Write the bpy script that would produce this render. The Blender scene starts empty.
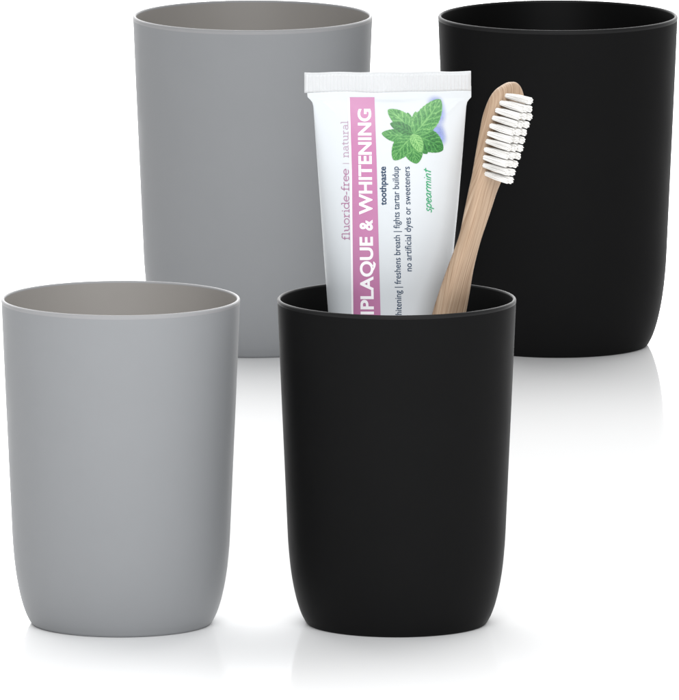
import bpy, bmesh, math, random
from mathutils import Vector
random.seed(7)
S = 1.0 / 3000.0            # working unit: 1/3 mm
PI = math.pi
scn = bpy.context.scene
COL = scn.collection

# ------------------------------------------------------------------ camera model
D = 14000.0
TH = math.radians(8.7)
CT, ST = math.cos(TH), math.sin(TH)
ZT = 272.3 * D / (D * CT - 272.3 * ST)
FWD = Vector((0, CT, -ST)); UP = Vector((0, ST, CT))
CAM = Vector((0, 0, ZT)) - FWD * D

def on_plane_y(u, v, y):
    """point of the vertical plane at depth y that the photo's pixel (u, v) looks at"""
    d = FWD * D + Vector((1, 0, 0)) * (u - 339.5) + UP * (350 - v)
    k = (y - CAM.y) / d.y
    return CAM + d * k

def on_floor(u, v):
    d = FWD * D + Vector((1, 0, 0)) * (u - 339.5) + UP * (350 - v)
    k = -CAM.z / d.z
    return CAM + d * k

# ------------------------------------------------------------------ helpers
def link(name, me, mat=None, parent=None, smooth=True):
    o = bpy.data.objects.new(name, me)
    COL.objects.link(o)
    if mat is not None and len(me.materials) == 0:
        me.materials.append(mat)
    if smooth:
        for p in me.polygons:
            p.use_smooth = True
    if parent is not None:
        o.parent = parent
    return o

def obj(name, bm, mat, parent=None, smooth=True, scale=True):
    if scale:
        for v in bm.verts:
            v.co *= S
    me = bpy.data.meshes.new(name)
    bm.to_mesh(me); bm.free()
    return link(name, me, mat, parent, smooth)

def thing(name, label, cat, loc, group=None):
    o = bpy.data.objects.new(name, None)
    o.empty_display_size = 0.01
    COL.objects.link(o)
    o.location = Vector(loc) * S
    o['label'] = label; o['category'] = cat
    if group:
        o['group'] = group
    return o

def copy_tree(o, parent=None):
    c = o.copy(); COL.objects.link(c)
    if parent is not None:
        c.parent = parent
    for ch in list(o.children):
        copy_tree(ch, c)
    return c

def lathe(bm, prof, n=160):
    rings = []
    for r, z in prof:
        if r < 1e-6:
            rings.append([bm.verts.new((0, 0, z))])
        else:
            rings.append([bm.verts.new((r * math.cos(2 * PI * i / n), r * math.sin(2 * PI * i / n), z)) for i in range(n)])
    for a, b in zip(rings[:-1], rings[1:]):
        for i in range(n):
            j = (i + 1) % n
            if len(a) == 1:
                bm.faces.new((a[0], b[j], b[i]))
            elif len(b) == 1:
                bm.faces.new((a[i], a[j], b[0]))
            else:
                bm.faces.new((a[i], a[j], b[j], b[i]))

def catmull(pts, n=6, closed=False):
    out = []
    m = len(pts)
    for i in range(m - 1):
        p0 = pts[max(i - 1, 0)]; p1 = pts[i]; p2 = pts[i + 1]; p3 = pts[min(i + 2, m - 1)]
        for k in range(n):
            t = k / n
            out.append(tuple(0.5 * (2 * b + (c - a) * t + (2 * a - 5 * b + 4 * c - d) * t * t + (3 * b - a - 3 * c + d) * t ** 3)
                             for a, b, c, d in zip(p0, p1, p2, p3)))
    out.append(tuple(pts[-1]))
    return out

def lerp_table(tab, x):
    if x <= tab[0][0]:
        return tab[0][1]
    for (a, fa), (b, fb) in zip(tab[:-1], tab[1:]):
        if x <= b:
            t = (x - a) / (b - a)
            return fa + (fb - fa) * t
    return tab[-1][1]

def smooth_table(tab):
    return catmull(tab, 8)

# ------------------------------------------------------------------ materials
def new_mat(name):
    m = bpy.data.materials.new(name); m.use_nodes = True
    nt = m.node_tree
    return m, nt, nt.nodes['Principled BSDF']

def mottled(name, c, rough, spec, ior=1.5, bump=0.0, bscale=900, var=0.03, rvar=0.06):
    """a plain moulded plastic with the faintest unevenness of tone, gloss and surface"""
    m, nt, b = new_mat(name)
    tc = nt.nodes.new('ShaderNodeTexCoord')
    n = nt.nodes.new('ShaderNodeTexNoise'); n.inputs['Scale'].default_value = 60; n.inputs['Detail'].default_value = 5
    nt.links.new(tc.outputs['Object'], n.inputs['Vector'])
    r = nt.nodes.new('ShaderNodeValToRGB')
    r.color_ramp.elements[0].position = 0.3; r.color_ramp.elements[1].position = 0.7
    r.color_ramp.elements[0].color = (*[x * (1 - var) for x in c], 1)
    r.color_ramp.elements[1].color = (*[x * (1 + var) for x in c], 1)
    nt.links.new(n.outputs['Fac'], r.inputs['Fac']); nt.links.new(r.outputs['Color'], b.inputs['Base Color'])
    mr = nt.nodes.new('ShaderNodeMapRange')
    mr.inputs['To Min'].default_value = rough - rvar; mr.inputs['To Max'].default_value = rough + rvar
    nt.links.new(n.outputs['Fac'], mr.inputs['Value']); nt.links.new(mr.outputs['Result'], b.inputs['Roughness'])
    b.inputs['Specular IOR Level'].default_value = spec
    b.inputs['IOR'].default_value = ior
    if bump:
        n2 = nt.nodes.new('ShaderNodeTexNoise'); n2.inputs['Scale'].default_value = bscale; n2.inputs['Detail'].default_value = 3
        nt.links.new(tc.outputs['Object'], n2.inputs['Vector'])
        bp = nt.nodes.new('ShaderNodeBump'); bp.inputs['Strength'].default_value = bump; bp.inputs['Distance'].default_value = 0.0003
        nt.links.new(n2.outputs['Fac'], bp.inputs['Height']); nt.links.new(bp.outputs['Normal'], b.inputs['Normal'])
    return m

GREY = mottled('grey_plastic', (0.212, 0.217, 0.224), 0.5, 0.13, bump=0.05, var=0.008)
GREY_IN = mottled('grey_inner_plastic', (0.245, 0.231, 0.216), 0.42, 0.30, var=0.01)
GREY_RIM = mottled('grey_lit_rim_plastic', (0.25, 0.25, 0.254), 0.45, 0.16, var=0.01)  # same plastic as the wall, lip highlight put into a lighter colour
BLACK = mottled('black_plastic', (0.0063, 0.0063, 0.0064), 0.55, 0.026, bump=0.05)
BLACK_IN = mottled('black_inner_plastic', (0.003, 0.003, 0.003), 0.4, 0.10)
BLACK_RIM = mottled('black_lit_rim_plastic', (0.011, 0.011, 0.0112), 0.45, 0.085)  # wall plastic lightened: the lip's highlight is painted into the base colour
TUBE_W = mottled('white_tube_laminate', (0.50, 0.522, 0.54), 0.40, 0.12, bump=0.05, bscale=120, var=0.012)
CRIMP_W = mottled('white_crimp', (0.475, 0.482, 0.488), 0.35, 0.25)
CAP_W = mottled('white_cap', (0.8, 0.8, 0.8), 0.3, 0.5)
BRISTLE = mottled('nylon_bristle', (0.77, 0.755, 0.73), 0.45, 0.3)
PINK = mottled('pink_print', (0.37, 0.14, 0.27), 0.4, 0.4, var=0.05)
LWHITE = mottled('white_print', (0.74, 0.72, 0.74), 0.4, 0.3)
LPINK = mottled('dusty_pink_print', (0.30, 0.12, 0.225), 0.45, 0.3)
LPALE = mottled('pale_mauve_print', (0.34, 0.22, 0.30), 0.45, 0.3)
NAVY = mottled('navy_print', (0.008, 0.031, 0.072), 0.45, 0.3)
LGREEN = mottled('green_print', (0.012, 0.26, 0.105), 0.45, 0.3)

def wood():
    m, nt, b = new_mat('bamboo')
    uv = nt.nodes.new('ShaderNodeUVMap')
    mp = nt.nodes.new('ShaderNodeMapping'); nt.links.new(uv.outputs['UV'], mp.inputs['Vector'])
    mp.inputs['Scale'].default_value = (26, 2.2, 1)
    n = nt.nodes.new('ShaderNodeTexNoise'); n.inputs['Scale'].default_value = 1.0; n.inputs['Detail'].default_value = 6; n.inputs['Roughness'].default_value = 0.62
    nt.links.new(mp.outputs['Vector'], n.inputs['Vector'])
    mp2 = nt.nodes.new('ShaderNodeMapping'); nt.links.new(uv.outputs['UV'], mp2.inputs['Vector'])
    mp2.inputs['Scale'].default_value = (75, 3.2, 1)
    n2 = nt.nodes.new('ShaderNodeTexNoise'); n2.inputs['Scale'].default_value = 1.0; n2.inputs['Detail'].default_value = 3
    nt.links.new(mp2.outputs['Vector'], n2.inputs['Vector'])
    r = nt.nodes.new('ShaderNodeValToRGB')
    e = r.color_ramp.elements
    e[0].position = 0.28; e[0].color = (0.235, 0.152, 0.094, 1)
    e[1].position = 0.72; e[1].color = (0.455, 0.348, 0.256, 1)
    e2 = r.color_ramp.elements.new(0.5); e2.color = (0.35, 0.254, 0.176, 1)
    nt.links.new(n.outputs['Fac'], r.inputs['Fac'])
    r2 = nt.nodes.new('ShaderNodeValToRGB')
    r2.color_ramp.elements[0].position = 0.36; r2.color_ramp.elements[0].color = (0.80, 0.74, 0.70, 1)
    r2.color_ramp.elements[1].position = 0.62; r2.color_ramp.elements[1].color = (1.08, 1.08, 1.08, 1)
    nt.links.new(n2.outputs['Fac'], r2.inputs['Fac'])
    mx = nt.nodes.new('ShaderNodeMix'); mx.data_type = 'RGBA'; mx.blend_type = 'MULTIPLY'; mx.inputs['Factor'].default_value = 1
    nt.links.new(r.outputs['Color'], mx.inputs[6]); nt.links.new(r2.outputs['Color'], mx.inputs[7])
    nt.links.new(mx.outputs[2], b.inputs['Base Color'])
    bp = nt.nodes.new('ShaderNodeBump'); bp.inputs['Strength'].default_value = 0.25; bp.inputs['Distance'].default_value = 0.0003
    nt.links.new(n2.outputs['Fac'], bp.inputs['Height']); nt.links.new(bp.outputs['Normal'], b.inputs['Normal'])
    b.inputs['Roughness'].default_value = 0.6; b.inputs['Specular IOR Level'].default_value = 0.25
    return m
WOOD = wood()

def leaf_mat():
    m, nt, b = new_mat('mint_leaf_ink')
    uv = nt.nodes.new('ShaderNodeUVMap'); uv.uv_map = 'leaf'
    tn = nt.nodes.new('ShaderNodeUVMap'); tn.uv_map = 'tone'
    sx = nt.nodes.new('ShaderNodeSeparateXYZ'); nt.links.new(uv.outputs['UV'], sx.inputs[0])
    st = nt.nodes.new('ShaderNodeSeparateXYZ'); nt.links.new(tn.outputs['UV'], st.inputs[0])
    def math_(op, a, b_=None, c=None):
        n = nt.nodes.new('ShaderNodeMath'); n.operation = op
        for i, x in enumerate((a, b_, c)):
            if x is None: continue
            if isinstance(x, (int, float)): n.inputs[i].default_value = x
            else: nt.links.new(x, n.inputs[i])
        return n.outputs[0]
    s_abs = math_('ABSOLUTE', sx.outputs[1])
    noise = nt.nodes.new('ShaderNodeTexNoise'); noise.inputs['Scale'].default_value = 6; noise.inputs['Detail'].default_value = 4
    ad = nt.nodes.new('ShaderNodeVectorMath'); ad.operation = 'ADD'
    cmb = nt.nodes.new('ShaderNodeCombineXYZ'); nt.links.new(math_('MULTIPLY', st.outputs[0], 37.0), cmb.inputs[2])
    nt.links.new(uv.outputs['UV'], ad.inputs[0]); nt.links.new(cmb.outputs[0], ad.inputs[1])
    nt.links.new(ad.outputs[0], noise.inputs['Vector'])
    ph = math_('SUBTRACT', sx.outputs[0], math_('MULTIPLY', math_('POWER', s_abs, 0.85), 0.42))
    ph = math_('ADD', ph, math_('MULTIPLY', noise.outputs['Fac'], 0.16))
    w = math_('MULTIPLY_ADD', math_('SINE', math_('MULTIPLY', ph, 40.0)), 0.5, 0.5)
    w = math_('POWER', w, 4.0)
    vo = nt.nodes.new('ShaderNodeTexVoronoi'); vo.feature = 'DISTANCE_TO_EDGE'; vo.inputs['Scale'].default_value = 11
    c2 = nt.nodes.new('ShaderNodeCombineXYZ'); nt.links.new(math_('MULTIPLY', ph, 0.8), c2.inputs[0]); nt.links.new(math_('MULTIPLY', sx.outputs[1], 1.2), c2.inputs[1]); nt.links.new(math_('MULTIPLY', st.outputs[0], 9.0), c2.inputs[2])
    nt.links.new(c2.outputs[0], vo.inputs['Vector'])
    net = math_('SUBTRACT', 1.0, math_('MULTIPLY', vo.outputs['Distance'], 7.0)); net = math_('MAXIMUM', net, 0.0)
    mid = math_('SUBTRACT', 1.0, math_('MULTIPLY', s_abs, 13.0)); mid = math_('MAXIMUM', mid, 0.0)
    edge = math_('MAXIMUM', math_('MULTIPLY_ADD', st.outputs[1], 7.0, -6.0), 0.0)
    vein = math_('MAXIMUM', math_('MAXIMUM', math_('MULTIPLY', w, 0.75), math_('MULTIPLY', net, 0.6)), math_('MAXIMUM', math_('MULTIPLY', mid, 0.8), math_('MULTIPLY', edge, 0.7)))
    r = nt.nodes.new('ShaderNodeValToRGB')
    r.color_ramp.elements[0].color = (0.006, 0.075, 0.015, 1)
    r.color_ramp.elements[1].color = (0.22, 0.43, 0.145, 1)
    k = r.color_ramp.elements.new(0.45); k.color = (0.042, 0.20, 0.042, 1)
    f = math_('ADD', math_('MULTIPLY', vein, 0.66), math_('MULTIPLY', noise.outputs['Fac'], 0.75))
    f = math_('SUBTRACT', f, 0.20)
    f = math_('ADD', f, math_('SUBTRACT', st.outputs[0], 0.5))
    nt.links.new(f, r.inputs['Fac'])
    nt.links.new(r.outputs['Color'], b.inputs['Base Color'])
    b.inputs['Roughness'].default_value = 0.4; b.inputs['Specular IOR Level'].default_value = 0.35
    return m
LEAF = leaf_mat()

def haze_ink():
    """the pale blue airbrushed blot printed behind the leaves, its ink thinning out to bare tube"""
    m, nt, b = new_mat('blue_airbrush_ink')
    uv = nt.nodes.new('ShaderNodeUVMap')
    sx = nt.nodes.new('ShaderNodeSeparateXYZ'); nt.links.new(uv.outputs['UV'], sx.inputs[0])
    r = nt.nodes.new('ShaderNodeValToRGB'); r.color_ramp.interpolation = 'EASE'
    r.color_ramp.elements[0].color = (0, 0, 0, 1); r.color_ramp.elements[1].color = (0.62,) * 3 + (1,)
    nt.links.new(sx.outputs[0], r.inputs['Fac'])
    nt.links.new(r.outputs['Color'], b.inputs['Alpha'])
    b.inputs['Base Color'].default_value = (0.20, 0.27, 0.62, 1)
    b.inputs['Roughness'].default_value = 0.4
    return m
BLOT = haze_ink()

def floor_mat():
    m, nt, b = new_mat('white_gloss_sheet')
    tc = nt.nodes.new('ShaderNodeTexCoord')
    n = nt.nodes.new('ShaderNodeTexNoise'); n.inputs['Scale'].default_value = 9; n.inputs['Detail'].default_value = 4
    nt.links.new(tc.outputs['Object'], n.inputs['Vector'])
    mr = nt.nodes.new('ShaderNodeMapRange'); mr.inputs['To Min'].default_value = 0.04; mr.inputs['To Max'].default_value = 0.06
    nt.links.new(n.outputs['Fac'], mr.inputs['Value']); nt.links.new(mr.outputs['Result'], b.inputs['Roughness'])
    b.inputs['Base Color'].default_value = (0.92, 0.92, 0.92, 1)
    b.inputs['IOR'].default_value = 1.38
    b.inputs['Specular IOR Level'].default_value = 0.5
    return m
FLOOR = floor_mat()

# ------------------------------------------------------------------ the setting
bm = bmesh.new()
g = 60000.0
vs = [bm.verts.new((x, y, 0)) for x, y in ((-g, -g), (g, -g), (g, g), (-g, g))]
bm.faces.new(vs)
fl = obj('ground', bm, FLOOR, smooth=False)
fl['kind'] = 'structure'
fl['label'] = 'glossy white sheet with soft reflections under the cups'

# ------------------------------------------------------------------ tumblers
OUT = [(0, 3.0), (78, 3.0), (84, 0.4), (87.6, 0.0), (89.6, 0.5), (91.3, 2.0), (93.0, 5.0), (95.3, 9.5), (98.1, 17), (101.2, 28), (103.9, 41),
       (106.1, 55), (107.7, 70), (108.9, 86), (110.2, 115), (112.4, 165), (115.0, 224), (117.3, 278), (118.9, 318), (119.2, 324.9)]
RIM = [(119.2, 324.9), (119.36, 326.4), (119.3, 327.5), (118.7, 328.5), (117.8, 329.0), (117.0, 328.8), (116.3, 328.0), (116.05, 327.0)]
INN = [(116.05, 327.0), (115.8, 323), (113.4, 278), (110.6, 224), (108.0, 165), (105.8, 115), (104.2, 86), (102.4, 68), (99.5, 50), (95, 33), (90, 20), (85, 13), (78, 10), (0, 10)]

def densify(prof, step=6):
    out = [prof[0]]
    for a, b in zip(prof[:-1], prof[1:]):
        L = math.hypot(b[0] - a[0], b[1] - a[1]); n = max(1, int(L / step))
        for k in range(1, n + 1):
            out.append((a[0] + (b[0] - a[0]) * k / n, a[1] + (b[1] - a[1]) * k / n))
    return out

def make_tumbler(label, px, pv, mats, group):
    p = on_floor(px, pv)
    t = thing('tumbler', label, 'cup', p, group)
    for nm, prof, mt in (('outer_wall', catmull(OUT, 3), mats[0]), ('rim', catmull(RIM, 3), mats[2]), ('inner_wall', INN, mats[1])):
        bm = bmesh.new(); lathe(bm, prof); bmesh.ops.recalc_face_normals(bm, faces=bm.faces)
        if nm == 'inner_wall':
            # the normals of the open inner skin look into the cup
            f = min(bm.faces, key=lambda q: q.calc_center_median().z)
            if f.normal.z < 0:
                bmesh.ops.reverse_faces(bm, faces=bm.faces)
        obj(nm, bm, mt, t)
    return t

GA = 'matt grey plastic tumblers'; GB = 'matt black plastic tumblers'
grey = make_tumbler('empty matt grey tumbler in the front row, left of the black cup holding the toothbrush', 121.5, 622.3, (GREY, GREY_IN, GREY_RIM), GA)
black = make_tumbler('matt black tumbler holding the toothpaste tube and the wooden toothbrush', 396.5, 622.3, (BLACK, BLACK_IN, BLACK_RIM), GB)
for src, px, lab in ((grey, 253.0, 'matt grey tumbler in the back row, partly hidden behind the toothpaste tube'),
                     (black, 557.0, 'empty matt black tumbler in the back row, behind the toothbrush bristles')):
    c = copy_tree(src)
    p = on_floor(px, 344.5)
    k = (p - CAM).dot(FWD) / D          # the two at the back are the next size up
    c.location = p * S; c.scale = (k, k, k * 1.009)
    c['label'] = lab

# ------------------------------------------------------------------ toothpaste tube
TY = 20.0                       # depth of the tube's axis
def v_to_z(v, y=TY): return on_plane_y(339.5, v, y).z
_half = [(60, 83.0), (92, 81.5), (94.5, 79.0), (97, 77.2), (101, 76.2), (140, 73.4), (200, 68.9), (255, 64.4), (312, 59.3), (370, 55.8), (430, 53.6), (480, 53.0), (640, 53.0)]
_cen = [(60, 387.7), (100, 389.6), (200, 389.2), (312, 387.6), (480, 386), (640, 386)]
def perim(a, b): return PI * (3 * (a + b) - math.sqrt((3 * a + b) * (a + 3 * b)))
def depth_for(a):
    lo, hi = 0.5, 60
    for _ in range(40):
        m = (lo + hi) / 2
        if perim(a, m) < 334: lo = m
        else: hi = m
    return lo
def zv(z):        # inverse of v_to_z, near enough linear
    z0, z1 = v_to_z(0), v_to_z(700)
    return (z - z0) / (z1 - z0) * 700
def tube_ab(z):
    v = zv(z)
    a = lerp_table(_half, v)
    b = depth_for(max(a, 53.0))
    fl = 1.8 + 14 * max(0, (v - 92.5)) ** 0.95 / 34 ** 0.95
    b = -6.0 * math.log(math.exp(-b / 6.0) + math.exp(-fl / 6.0)) + 0.0
    b = max(b, 1.2)
    c = lerp_table(_cen, v) - 339.5
    return a, b, c
def ty(z):
    f = max(0.0, min(1.0, (330 - zv(z)) / 240.0))
    return TY - 34.0 * f * f * (3 - 2 * f)
def crease(x, z):
    """dents of the filled laminate: folds running in from the ends of the seal, a crease under it"""
    v = zv(z)
    d = 0.0
    for cx, cv, sl, w, dep, L in ((-66, 97, 0.95, 2.6, 0.8, 20), (68, 97, -0.95, 2.6, 0.8, 20), (-40, 95, 1.6, 3.0, 0.35, 28), (44, 95, -1.5, 3.0, 0.3, 26)):
        t = v - cv
        if -2 < t < L:
            line = cx + t / sl
            d -= dep * math.exp(-((x - line) / w) ** 2) * (1 - max(t, 0) / L)
    d += 0.7 * math.exp(-((v - 94) / 1.6) ** 2) * math.exp(-((x - 2) / 14) ** 4)
    f = max(0.0, min(1.0, (v - 95) / 40))
    d += f * (0.55 * math.sin(x * 0.045 + z * 0.021) + 0.4 * math.sin(z * 0.043 - x * 0.028 + 1.0))
    return d
def tube_front(x, z, off=0.0):
    a, b, c = tube_ab(z)
    q = max(0.0, 1 - ((x - c) / a) ** 2)
    return ty(z) - b * math.sqrt(q) + crease(x - c, z) * min(1, q * 3) - off
def on_tube(u, v, off):
    y = TY - 30
    for _ in range(7):
        p = on_plane_y(u, v, y)
        y = tube_front(p.x, p.z, off)
    p = on_plane_y(u, v, y)
    return Vector((p.x, p.y, p.z))

tube_x = 386 - 339.5
base_z = 10.2
TUBE_O = Vector((tube_x, TY, base_z))
tube = thing('toothpaste_tube', 'white toothpaste tube with pink band and mint leaf print, seal end up', 'toothpaste', TUBE_O)

bm = bmesh.new()
zs = []
z = 92.0
ztop = v_to_z(86.0, TY - 34.0)
while z < ztop - 45: zs.append(z); z += 2.5
while z < ztop: zs.append(z); z += 0.7
zs.append(ztop)
NS = 192
rings = []
for z in zs:
    a, b, c = tube_ab(z)
    ring = []
    for i in range(NS):
        ph = 2 * PI * i / NS
        x = c + a * math.cos(ph); sy = math.sin(ph)
        if sy < 0:
            q = max(0, 1 - ((x - c) / a) ** 2)
            y = ty(z) + b * sy + crease(x - c, z) * min(1, q * 3)
        else:
            y = ty(z) + b * sy
        ring.append(bm.verts.new(Vector((x, y, z)) - TUBE_O))
    rings.append(ring)
# shoulder and neck down to the cap
for r, z in ((51, 88), (44, 80), (30, 72), (24, 70), (24, 58)):
    rings.insert(0, [bm.verts.new(Vector((tube_x + r * math.cos(2 * PI * i / NS), TY + r * math.sin(2 * PI * i / NS), z)) - TUBE_O) for i in range(NS)])
for A, B in zip(rings[:-1], rings[1:]):
    for i in range(NS):
        j = (i + 1) % NS
        bm.faces.new((A[i], A[j], B[j], B[i]))
bm.faces.new(rings[-1])
body = obj('tube_body', bm, TUBE_W, tube)

# crimped seal: a flat fin pressed with fine upright ribs
bm = bmesh.new()
NX, NZ = 330, 14
for side in (-1, 1):
    g0 = []
    for k in range(NZ + 1):
        row = []
        for i in range(NX + 1):
            fx = i / NX
            u = 304.3 + (471.0 - 304.3) * fx
            vt = 72.6 - 1.3 * fx + 0.35 * math.sin(fx * 23)
            vb = 92.6 - 1.4 * fx + 0.8 * math.exp(-((fx - 0.5) / 0.16) ** 4) + 0.4 * math.sin(fx * 17 + 1)
            fz = k / NZ
            v = vt + (vb - vt) * fz
            edge = min(1.0, min(fz, 1 - fz) * NZ / 1.6)
            rib = 0.5 + 0.5 * math.cos(2 * PI * u / 3.6)
            end = min(1.0, min(fx, 1 - fx) * 60)
            th = (0.5 + 1.6 * math.sqrt(edge) * math.sqrt(end) + 0.75 * rib * (1 if 0.08 < fz < 0.93 else 0) * end)
            wav = 0.25 * math.sin(fx * 7.5 + 0.6)
            y = TY - 34.0 + wav + side * th
            p = on_plane_y(u, v, TY - 34.0)
            row.append(bm.verts.new(Vector((p.x, y, p.z)) - TUBE_O))
        g0.append(row)
    for k in range(NZ):
        for i in range(NX):
            q = (g0[k][i], g0[k][i + 1], g0[k + 1][i + 1], g0[k + 1][i])
            bm.faces.new(q if side > 0 else q[::-1])
    if side == -1: front = g0
    else: back = g0
def border(gd):
    return gd[0] + [r[-1] for r in gd[1:]] + gd[-1][-2::-1] + [r[0] for r in gd[-2:0:-1]]
fa, ba = border(front), border(back)
for i in range(len(fa)):
    j = (i + 1) % len(fa)
    bm.faces.new((fa[i], fa[j], ba[j], ba[i]))
bmesh.ops.recalc_face_normals(bm, faces=bm.faces)
obj('crimped_seal', bm, CRIMP_W, tube)

bm = bmesh.new()
n = 120
prof = [(0, 0), (38, 0), (41, 2), (42, 6), (42, 44), (40, 48), (25, 48.5)]
lathe(bm, prof, n)
for v in bm.verts:
    r = math.hypot(v.co.x, v.co.y)
    if r > 40:
        a = math.atan2(v.co.y, v.co.x)
        k = 1 + 0.02 * math.cos(a * 40)
        v.co.x *= k; v.co.y *= k
bmesh.ops.recalc_face_normals(bm, faces=bm.faces)
obj('cap', bm, CAP_W, tube)

# ---- the print on the tube: flat ink shapes lying on the laminate
def lay(bm, off):
    """carry a flat drawing (verts in label units, z = extra lift) onto the tube's front"""
    for v in bm.verts:
        v.co = on_tube(v.co.x, v.co.y, off + v.co.z) - TUBE_O

def chop(bm, step=2.5):
    us = [v.co.x for v in bm.verts]; vs_ = [v.co.y for v in bm.verts]
    x = min(us) + step
    while x < max(us):
        bmesh.ops.bisect_plane(bm, geom=bm.verts[:] + bm.edges[:] + bm.faces[:], plane_co=(x, 0, 0), plane_no=(1, 0, 0)); x += step
    y = min(vs_) + 6
    while y < max(vs_):
        bmesh.ops.bisect_plane(bm, geom=bm.verts[:] + bm.edges[:] + bm.faces[:], plane_co=(0, y, 0), plane_no=(0, 1, 0)); y += 6

# pink band
bm = bmesh.new()
v0, v1 = 97.2, 470
N = 90; M = 16
gr = []
for i in range(N + 1):
    v = v0 + (v1 - v0) * i / N
    l = lerp_table([(96, 349.7), (170, 351.9), (310, 353.4), (480, 354.5)], v)
    r = lerp_table([(96, 374.4), (170, 376.9), (200, 377.6), (310, 380.4), (480, 383)], v)
    gr.append([bm.verts.new((l + (r - l) * j / M, v, 0)) for j in range(M + 1)])
for i in range(N):
    for j in range(M):
        bm.faces.new((gr[i][j], gr[i][j + 1], gr[i + 1][j + 1], gr[i + 1][j]))
lay(bm, 0.22)
obj('pink_band', bm, PINK, body)
# its white hairline edge on the left
bm = bmesh.new()
gr = []
for i in range(N + 1):
    v = v0 + 0.4 + (v1 - v0) * i / N
    l = lerp_table([(96, 349.7), (170, 351.9), (310, 353.4), (480, 354.5)], v)
    gr.append([bm.verts.new((l - 1.9, v, 0)), bm.verts.new((l - 0.15, v, 0))])
for i in range(N):
    bm.faces.new((gr[i][0], gr[i][1], gr[i + 1][1], gr[i + 1][0]))
lay(bm, 0.25)
obj('white_edge_line', bm, LWHITE, body)

def font_mesh(txt, bold=0.0):
    cu = bpy.data.curves.new('t', 'FONT'); cu.body = txt; cu.size = 1.0; cu.offset = bold
    cu.resolution_u = 5; cu.fill_mode = 'FRONT'
    o = bpy.data.objects.new('t', cu); COL.objects.link(o)
    dg = bpy.context.evaluated_depsgraph_get()
    me = bpy.data.meshes.new_from_object(o.evaluated_get(dg))
    bpy.data.objects.remove(o)
    return me
def extent(me, ax):
    c = [v.co[ax] for v in me.vertices]
    return min(c), max(c)
_h = font_mesh('H'); CAPH = extent(_h, 1)[1]
_x = font_mesh('x'); XH = extent(_x, 1)[1]

def font_line(name, txt, vs_, ve, base, slope, height, mat, bold=0.0, caps=False, off=0.32, shear=0.0, parent=None):
    """txt from v = vs_ (its start, lower down) up to v = ve; base = baseline u at v = 200"""
    me = font_mesh(txt, bold)
    x0, x1 = extent(me, 0)
    sy = height / (CAPH if caps else XH); sx = (vs_ - ve) / (x1 - x0)
    bm = bmesh.new(); bm.from_mesh(me)
    bmesh.ops.remove_doubles(bm, verts=bm.verts, dist=1e-5)
    for v in bm.verts:
        tx, ty = v.co.x - x0, v.co.y
        vv = vs_ - (tx * sx + shear * ty * sy)
        v.co = Vector((base + slope * (vv - 200) - ty * sy, vv, 0))
    chop(bm)
    lay(bm, off)
    for f in bm.faces:
        f.normal_update()
        if f.normal.y > 0: f.normal_flip()
    return obj(name, bm, mat, parent or body, smooth=False)

BS = 0.0142
BB = 371.85
for w, a, b_ in (('WHITENING', 214.6, 108.8), ('&', 230.6, 219.6), ('PLAQUE', 309.4, 236.8), ('ANTI', 354, 311.6)):
    font_line('band_lettering', w, a, b_, BB, BS, 12.4, LWHITE, bold=0.026, caps=True, off=0.5)
font_line('small_lettering', 'toothpaste', 205.2, 166.6, 386.2, 0.015, 4.0, NAVY, bold=0.022)
font_line('small_lettering', 'whitening | freshens breath | fights tartar buildup', 320.9, 166.6, 399.2, 0.021, 4.1, NAVY, bold=0.005)
font_line('small_lettering', 'no artificial dyes or sweeteners', 271.2, 166.6, 410.3, 0.021, 4.1, NAVY, bold=0.005)

# strokes for the lettering that is not in the built-in face
def strip(bm, pts, w, lift):
    n = len(pts)
    L, R = [], []
    for i, p in enumerate(pts):
        a = pts[max(i - 1, 0)]; b = pts[min(i + 1, n - 1)]
        dx, dy = b[0] - a[0], b[1] - a[1]
        m = math.hypot(dx, dy) or 1
        nx, ny = -dy / m, dx / m
        ww = w
        if 0 < i < n - 1:
            d1 = (p[0] - a[0], p[1] - a[1]); d2 = (b[0] - p[0], b[1] - p[1])
            c = (d1[0] * d2[0] + d1[1] * d2[1]) / ((math.hypot(*d1) * math.hypot(*d2)) or 1)
            ww = w / max(0.6, math.sqrt(max(0.05, (1 + c) / 2)))
        L.append(bm.verts.new((p[0] + nx * ww / 2, p[1] + ny * ww / 2, lift)))
        R.append(bm.verts.new((p[0] - nx * ww / 2, p[1] - ny * ww / 2, lift)))
    for i in range(n - 1):
        bm.faces.new((L[i], L[i + 1], R[i + 1], R[i]))

def arc(cx, cy, rx, ry, a0, a1, n=16):
    return [(cx + rx * math.cos(math.radians(a0 + (a1 - a0) * i / n)), cy + ry * math.sin(math.radians(a0 + (a1 - a0) * i / n))) for i in range(n + 1)]

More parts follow.
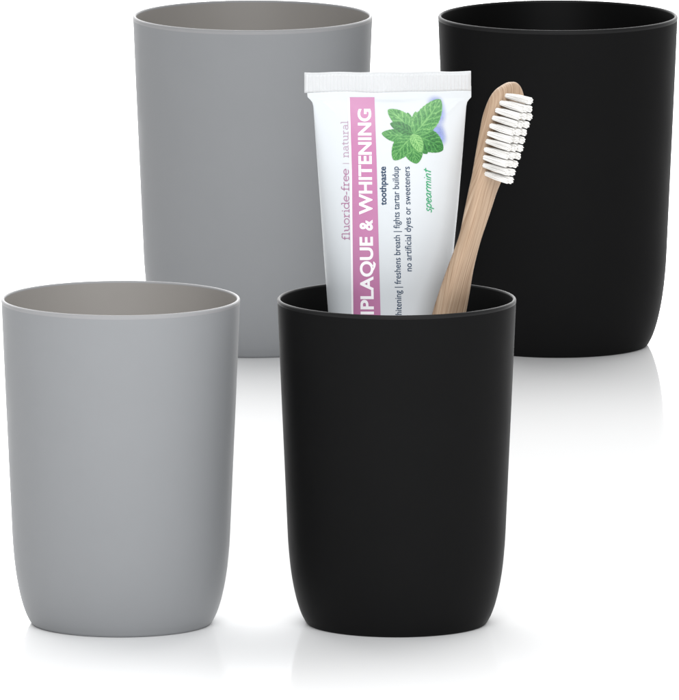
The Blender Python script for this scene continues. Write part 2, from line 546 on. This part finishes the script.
SERIF = {
 'f': (0.64, [[(.28, 0), (.28, 1.15)] + arc(.52, 1.2, .24, .3, 170, 50), [(.04, .95), (.56, .95)], [(.04, 0), (.56, 0)]]),
 'l': (0.58, [[(.29, 0), (.29, 1.5)], [(.08, 1.5), (.29, 1.5)], [(.04, 0), (.54, 0)]]),
 'u': (1.04, [[(.04, .95), (.24, .95)], [(.22, .95), (.22, .34)] + arc(.5, .34, .28, .34, 180, 330), [(.8, .97), (.8, 0)], [(.62, .95), (.8, .95)], [(.8, 0), (1.0, 0)]]),
 'o': (0.98, [arc(.48, .48, .41, .48, 0, 360, 28)]),
 'r': (0.76, [[(.25, 0), (.25, .97)], [(.05, .95), (.25, .95)], [(.03, 0), (.52, 0)], arc(.58, .55, .33, .42, 175, 70)]),
 'i': (0.56, [[(.28, 0), (.28, .97)], [(.07, .95), (.28, .95)], [(.04, 0), (.53, 0)], [(.20, 1.36), (.36, 1.36)]]),
 'd': (1.06, [arc(.45, .48, .38, .48, 0, 360, 26), [(.83, 1.5), (.83, 0)], [(.62, 1.5), (.83, 1.5)], [(.83, 0), (1.03, 0)]]),
 'e': (0.94, [[(.08, .52), (.86, .52)], arc(.47, .48, .4, .48, 5, 318, 24)]),
 '-': (0.62, [[(.1, .45), (.52, .45)]]),
 'n': (1.06, [[(.24, 0), (.24, .97)], [(.04, .95), (.24, .95)], [(.04, 0), (.44, 0)], arc(.52, .6, .29, .37, 180, 0) + [(.81, 0)], [(.62, 0), (1.01, 0)]]),
 'a': (0.92, [arc(.42, .66, .29, .31, 150, 0) + [(.71, .1), (.8, 0), (.92, .02)], arc(.41, .27, .31, .27, 0, 360, 22)]),
 't': (0.66, [[(.28, 1.3), (.28, .24)] + arc(.46, .22, .18, .2, 180, 310), [(.04, .95), (.56, .95)]]),
}
def q(*p): return catmull(list(p), 5)
HAND = {
 's': (0.62, [q((.52, .86), (.34, .98), (.14, .82), (.2, .58), (.44, .38), (.42, .1), (.18, .0), (.0, .12))]),
 'p': (0.80, [q((.12, .98), (.1, .4), (.06, -.55)), q((.1, .7), (.34, .98), (.62, .82), (.6, .34), (.36, .04), (.1, .2))]),
 'e': (0.70, [q((.08, .46), (.4, .56), (.56, .78), (.36, .98), (.1, .74), (.08, .3), (.3, .02), (.62, .2))]),
 'a': (0.82, [q((.6, .9), (.34, .98), (.08, .6), (.12, .12), (.34, .04), (.54, .4), (.62, .9)), q((.62, .92), (.6, .3), (.76, .04))]),
 'r': (0.62, [[(.14, .98), (.12, 0)], q((.13, .5), (.28, .84), (.46, .98), (.6, .9))]),
 'm': (1.14, [[(.1, .98), (.08, 0)], q((.1, .6), (.3, .96), (.48, .84), (.5, .4), (.5, 0)), q((.52, .6), (.72, .96), (.92, .84), (.94, .4), (.98, 0))]),
 'i': (0.36, [[(.16, .96), (.15, 0)], [(.2, 1.32), (.26, 1.44)]]),
 'n': (0.78, [[(.12, .98), (.1, 0)], q((.12, .6), (.34, .98), (.56, .86), (.58, .4), (.62, 0))]),
 't': (0.60, [[(.28, 1.5), (.24, .1), (.3, 0)], [(.0, 1.05), (.6, 1.12)]]),
}
def stroke_line(name, txt, font, vs_, ve, base, slope, height, wt, mat, shear=0.0, off=0.3):
    bm = bmesh.new()
    x = 0; segs = []
    for ch in txt:
        adv, st = font[ch]
        for s in st: segs.append([(x + p[0], p[1]) for p in s])
        x += adv
    k = (vs_ - ve) / x
    for n, s in enumerate(segs):
        pts = []
        for i, p in enumerate(s):
            vv = vs_ - (p[0] * k + shear * p[1] * height)
            pts.append((base + slope * (vv - 200) - p[1] * height, vv))
        fine = [pts[0]]
        for a, b in zip(pts[:-1], pts[1:]):
            m = max(1, int(math.hypot(b[0] - a[0], b[1] - a[1]) / 1.5))
            for j in range(1, m + 1):
                fine.append((a[0] + (b[0] - a[0]) * j / m, a[1] + (b[1] - a[1]) * j / m))
        strip(bm, fine, wt, (n % 4) * 0.02)
    lay(bm, off)
    for f in bm.faces:
        f.normal_update()
        if f.normal.y > 0: f.normal_flip()
    return obj(name, bm, mat, body, smooth=False)
stroke_line('serif_lettering', 'fluoride-free', SERIF, 240.2, 168.6, 348.9, 0.012, 4.9, 0.80, LPINK)
stroke_line('serif_lettering', 'natural', SERIF, 157.8, 120.6, 348.9, 0.012, 4.7, 0.68, LPALE)
stroke_line('serif_lettering', '|', {'|': (1.0, [[(.5, -.15), (.5, 1.3)]])}, 164.2, 162.8, 348.9, 0.012, 4.4, 0.45, LPALE)
stroke_line('handwritten_lettering', 'spearmint', HAND, 212.6, 169.6, 431.3, 0.012, 4.7, 0.95, LGREEN, shear=0.32)

# printed sprig of mint
def ZP(p): return (370 + p[0] / 7.55, 90 + p[1] / 7.55)
bm = bmesh.new()
uvl = bm.loops.layers.uv.new('leaf'); tnl = bm.loops.layers.uv.new('tone')
LEAVES = [  # base, tip, half width, tone, lift, bend
 ((312, 320), (283, 170), 34, .45, 0.00, 0), ((335, 320), (345, 162), 34, .62, 0.04, 4),
 ((322, 360), (250, 505), 46, .30, 0.02, -4), ((345, 350), (432, 482), 44, .28, 0.02, 6), ((300, 310), (215, 205), 40, .34, 0.03, 0),
 ((325, 400), (352, 556), 68, .50, 0.06, 6), ((300, 330), (88, 328), 50, .50, 0.10, -14),
 ((315, 320), (136, 148), 62, .60, 0.14, 14), ((330, 345), (176, 528), 74, .52, 0.18, 12),
 ((335, 345), (553, 452), 84, .38, 0.16, -14), ((325, 330), (152, 252), 42, .26, 0.22, 6),
 ((330, 335), (532, 70), 88, .56, 0.24, 10), ((318, 335), (388, 470), 44, .84, 0.30, -6)]
for base, tip, hw, tone, lift, bend in LEAVES:
    bx, by = base; dx, dy = tip[0] - bx, tip[1] - by
    L = math.hypot(dx, dy); ex, ey = dx / L, dy / L; nx, ny = -ey, ex
    NU, NW = 40, 8
    grid = []
    for i in range(NU + 1):
        t = i / NU
        wd = hw * (math.sin(PI * min(1, t ** 0.85)) ** 0.62 if 0 < t < 1 else 0.0)
        wd = max(wd, 2.0 if t < 0.5 else 0.3)
        wd *= 1 + 0.055 * (abs(((t * 11) % 1) - 0.5) * 2 - 0.5)
        row = []
        for j in range(NW + 1):
            s = -1 + 2 * j / NW
            bo = bend * math.sin(PI * t)
            px = bx + ex * L * t + nx * (s * wd + bo); py = by + ey * L * t + ny * (s * wd + bo)
            U, V = ZP((px, py))
            row.append((bm.verts.new((U, V, lift * 0.6)), t, s))
        grid.append(row)
    for i in range(NU):
        for j in range(NW):
            qd = (grid[i][j], grid[i][j + 1], grid[i + 1][j + 1], grid[i + 1][j])
            f = bm.faces.new([a[0] for a in qd])
            for lp, a in zip(f.loops, qd):
                lp[uvl].uv = (a[1], a[2] * hw / L * 2.2); lp[tnl].uv = (tone, abs(a[2]))
lay(bm, 0.34)
for f in bm.faces:
    f.normal_update()
    if f.normal.y > 0: f.normal_flip()
obj('mint_leaf_print', bm, LEAF, body)

bm = bmesh.new()
uvl = bm.loops.layers.uv.new('UVMap')
for (cx, cy, r, ry, lift) in ((492, 92, 78, 66, 0), (535, 360, 62, 90, 0.03), (505, 300, 80, 70, 0.06), (528, 180, 62, 130, 0.045)):
    rr = []
    for k in range(9):
        f = k / 8
        rr.append([(bm.verts.new((*ZP((cx + r * f * math.cos(2 * PI * i / 32), cy + ry * f * math.sin(2 * PI * i / 32))), lift)), 1 - f) for i in range(32)] if k else None)
    c0 = (bm.verts.new((*ZP((cx, cy)), lift)), 1.0)
    for i in range(32):
        j = (i + 1) % 32
        tri = (c0, rr[1][i], rr[1][j])
        f = bm.faces.new([a[0] for a in tri])
        for lp, a in zip(f.loops, tri): lp[uvl].uv = (a[1], 0)
        for k in range(1, 8):
            qd = (rr[k][i], rr[k + 1][i], rr[k + 1][j], rr[k][j])
            f = bm.faces.new([a[0] for a in qd])
            for lp, a in zip(f.loops, qd): lp[uvl].uv = (a[1], 0)
lay(bm, 0.2)
for f in bm.faces:
    f.normal_update()
    if f.normal.y > 0: f.normal_flip()
obj('blue_tint_print', bm, BLOT, body)

# ------------------------------------------------------------------ toothbrush
def by(v): return -46.0 - (312 - v) * 0.03
ST_ = [(82.6, 505.5, 510.5, .50), (83.6, 502, 515.5, .48), (86, 498.8, 519.6, .45), (90, 495, 522.8, .42), (96, 490.8, 525, .40), (104, 486.6, 525.4, .40), (118, 481.6, 522.6, .40),
       (135, 478.2, 517.4, .40), (150, 475.5, 513, .40), (165, 473, 507.6, .42), (178, 470.8, 502.6, .46), (190, 468.2, 497.6, .54), (204, 465.4, 493, .62), (220, 462.2, 487.6, .68), (236, 458.8, 482.2, .68),
       (252, 453.4, 477.8, .62), (270, 446.6, 473.8, .56), (290, 439.4, 470.6, .52), (312, 432.3, 466.8, .5), (345, 423, 460.5, .5), (400, 408.5, 447.5, .5), (470, 391.5, 429.5, .5), (540, 375.5, 411, .5),
       (575, 368.5, 400.5, .5), (588, 368, 393.5, .5), (594, 370.5, 386.5, .5), (596, 374, 381, .5)]
cen = [on_plane_y((l + r) / 2, v, by(v)) for v, l, r, a in ST_]
BR_O = Vector(cen[-1])
brush = thing('toothbrush', 'bamboo toothbrush with white bristles standing in the black tumbler beside the toothpaste', 'toothbrush', BR_O)
NDIR = Vector((0.76, -0.65, 0.0)).normalized()
sect = []
NSEC = 56
for i, (v, l, r, asp) in enumerate(ST_):
    if i == 0: t = cen[0] - cen[3]
    elif i == len(ST_) - 1: t = cen[-4] - cen[-1]
    else: t = cen[max(0, i - 2)] - cen[min(len(ST_) - 1, i + 2)]
    t = t.normalized()
    n = (NDIR - t * NDIR.dot(t)).normalized(); w = t.cross(n).normalized()
    if w.x < 0: w = -w
    side = (Vector((1, 0, 0)) - t * t.x).normalized()
    wn, ws = side.dot(n), side.dot(w)
    pts = []
    for k in range(NSEC):
        a = 2 * PI * k / NSEC
        ca, sa = math.cos(a), math.sin(a); e = 2 / 3.2
        pts.append((math.copysign(abs(ca) ** e, ca), asp * math.copysign(abs(sa) ** e, sa)))
    ext = max(p[0] * ws + p[1] * wn for p in pts)
    half = (r - l) / 2 * 0.972
    k = half / ext
    sect.append((cen[i], t, n, w, k, asp, pts))
bm = bmesh.new(); uvl = bm.loops.layers.uv.new('UVMap')
# interpolate for smoothness
dense = []
for i in range(len(sect) - 1):
    for s in range(4):
        f = s / 4
        def cr(get):
            p = [get(sect[min(max(i + d, 0), len(sect) - 1)]) for d in (-1, 0, 1, 2)]
            return 0.5 * (p[1] * 2 + (p[2] - p[0]) * f + (p[0] * 2 - p[1] * 5 + p[2] * 4 - p[3]) * f * f + (p[1] * 3 - p[0] - p[2] * 3 + p[3]) * f ** 3)
        dense.append((cr(lambda q_: q_[0]), cr(lambda q_: q_[2]).normalized(), cr(lambda q_: q_[3]).normalized(), max(0.3, cr(lambda q_: q_[4])), cr(lambda q_: q_[5])))
q_ = sect[-1]; dense.append((q_[0], q_[2], q_[3], q_[4], q_[5]))
rings = []
for c, n, w, k, asp in dense:
    ring = []
    for j in range(NSEC):
        a = 2 * PI * j / NSEC; ca, sa = math.cos(a), math.sin(a); e = 2 / 3.2
        X = math.copysign(abs(ca) ** e, ca) * k; Y = asp * math.copysign(abs(sa) ** e, sa) * k
        ring.append((bm.verts.new(c + w * X + n * Y - BR_O), X, Y, (c - BR_O).length))
    rings.append(ring)
for A, B in zip(rings[:-1], rings[1:]):
    for i in range(NSEC):
        j = (i + 1) % NSEC
        qd = (A[i], A[j], B[j], B[i])
        f = bm.faces.new([a[0] for a in qd])
        for lp, a in zip(f.loops, qd):
            lp[uvl].uv = ((a[1] * 0.85 + a[2] * 0.5) / 40.0, a[3] / 200.0)
bm.faces.new([a[0] for a in rings[0]]); bm.faces.new([a[0] for a in rings[-1]])
bmesh.ops.recalc_face_normals(bm, faces=bm.faces)
obj('handle', bm, WOOD, brush)

# bristle tufts: one bundle, copied into every hole
def tuft_mesh(Lg, seed):
    rnd = random.Random(seed)
    bm = bmesh.new()
    for b in range(96):
        a = rnd.uniform(0, 2 * PI); rr = math.sqrt(rnd.random())
        r0, r1 = 2.25 * rr, 3.5 * rr
        wob = rnd.uniform(-.25, .25); L1 = Lg + rnd.uniform(-.55, .3)
        p0 = Vector((r0 * math.cos(a), r0 * math.sin(a), -1.5)); p2 = Vector((r1 * math.cos(a + wob), r1 * math.sin(a + wob), L1))
        pm = (p0 + p2) / 2 + Vector((p0.x, p0.y, 0)) * 0.25
        pr = None
        for p, rad in ((p0, .36), (pm, .36), (p2, .3)):
            ring = [bm.verts.new(p + Vector((rad * math.cos(k * PI / 2.5), rad * math.sin(k * PI / 2.5), 0))) for k in range(5)]
            if pr:
                for k in range(5): bm.faces.new((pr[k], pr[(k + 1) % 5], ring[(k + 1) % 5], ring[k]))
            pr = ring
        bm.faces.new(pr)
    for v in bm.verts: v.co *= S
    me = bpy.data.meshes.new('bristle_tuft'); bm.to_mesh(me); bm.free()
    me.materials.append(BRISTLE)
    for p in me.polygons: p.use_smooth = True
    return me
variants = [tuft_mesh(28.0, s) for s in (1, 2, 3)]
ROOTS = [(504.5, 92.0), (499.4, 99.0), (495.2, 106.4), (492.0, 114.2), (489.4, 122.0), (487.2, 129.8), (485.6, 137.8), (484.0, 145.8), (482.9, 153.8), (482.6, 161.8), (484.4, 169.6)]
for i, (u, v) in enumerate(ROOTS):
    # section of the head nearest this row
    vv = v + 2
    zt = on_plane_y(u, vv, by(vv)).z
    k0 = max(j for j in range(len(dense) - 1) if dense[j][0].z >= zt)
    A_, B_ = dense[k0], dense[k0 + 1]
    f = (A_[0].z - zt) / (A_[0].z - B_[0].z)
    c, n, w, k, asp = [a_ + (b_ - a_) * f for a_, b_ in zip(A_, B_)]
    n.normalize(); w.normalize()
    t = w.cross(n).normalized()
    # the face plane: points c + w*X + n*(asp*k); find X so that it appears at u
    face0 = c + n * asp * k
    X = (on_plane_y(u + 2.5, v, face0.y).x - face0.x) / w.x
    for _ in range(4):
        P = face0 + w * X
        X += (on_plane_y(u + 2.5, v, P.y).x - P.x) / w.x
    cols, sp = ((2, 4.0), (3, 5.6), (3, 9.0), (3, 9.2), (3, 9.2), (3, 9.6), (3, 9.4), (3, 8.8), (3, 7.6), (3, 5.6), (2, 5.6))[i]
    nt_ = (n + t * (0.07 if t.z > 0 else -0.07)).normalized()
    for cidx in range(cols):
        P = face0 + w * (X + sp * cidx)
        o = bpy.data.objects.new('bristle_tuft', variants[(i + cidx) % 3]); COL.objects.link(o)
        o.parent = brush
        rot = nt_.to_track_quat('Z', 'Y')
        o.rotation_mode = 'QUATERNION'; o.rotation_quaternion = rot
        o.location = (P - BR_O) * S

# ------------------------------------------------------------------ light
w = bpy.data.worlds.new('World'); scn.world = w; w.use_nodes = True
nt = w.node_tree; bg = nt.nodes['Background']
bg.inputs['Color'].default_value = (1, 1, 1, 1)
# white studio dome: brightest overhead and behind the cups (a lobe added so the reflections fade in front), dimmer towards the camera
DOME_BASE, DOME_GAIN, DOME_POW = 0.40, 6.3, 4.0
tc = nt.nodes.new('ShaderNodeTexCoord')
dt = nt.nodes.new('ShaderNodeVectorMath'); dt.operation = 'DOT_PRODUCT'; nt.links.new(tc.outputs['Generated'], dt.inputs[0])
dt.inputs[1].default_value = Vector((0, 0.85, 0.53)).normalized()
def wmath(op, a, b_):
    n = nt.nodes.new('ShaderNodeMath'); n.operation = op
    for i, x in enumerate((a, b_)):
        if isinstance(x, (int, float)): n.inputs[i].default_value = x
        else: nt.links.new(x, n.inputs[i])
    return n.outputs[0]
lobe = wmath('POWER', wmath('MAXIMUM', dt.outputs['Value'], 0.0), DOME_POW)
nt.links.new(wmath('ADD', wmath('MULTIPLY', lobe, DOME_GAIN), DOME_BASE), bg.inputs['Strength'])

def softbox(loc, target, sx, sy, power, col=(1, 1, 1)):
    l = bpy.data.lights.new('softbox', 'AREA'); l.shape = 'RECTANGLE'; l.size = sx; l.size_y = sy; l.energy = power; l.color = col
    o = bpy.data.objects.new('softbox', l); COL.objects.link(o)
    o.location = loc
    o.rotation_euler = (Vector(target) - Vector(loc)).to_track_quat('-Z', 'Y').to_euler()
    return o
softbox((0.12, -1.55, 1.05), (0, 0.1, 0.1), 1.9, 0.7, 43, (0.97, 0.985, 1.0))

# ------------------------------------------------------------------ camera
cam = bpy.data.cameras.new('Camera'); co = bpy.data.objects.new('Camera', cam); COL.objects.link(co)
co.location = CAM * S
co.rotation_euler = (PI / 2 - TH, 0, 0)
cam.sensor_fit = 'VERTICAL'; cam.sensor_height = 36; cam.lens = 36 * D / 700.0
cam.clip_start = 0.1; cam.clip_end = 200
scn.camera = co
scn.view_settings.view_transform = 'Standard'; scn.view_settings.look = 'None'
scn.view_settings.exposure = 0; scn.view_settings.gamma = 1
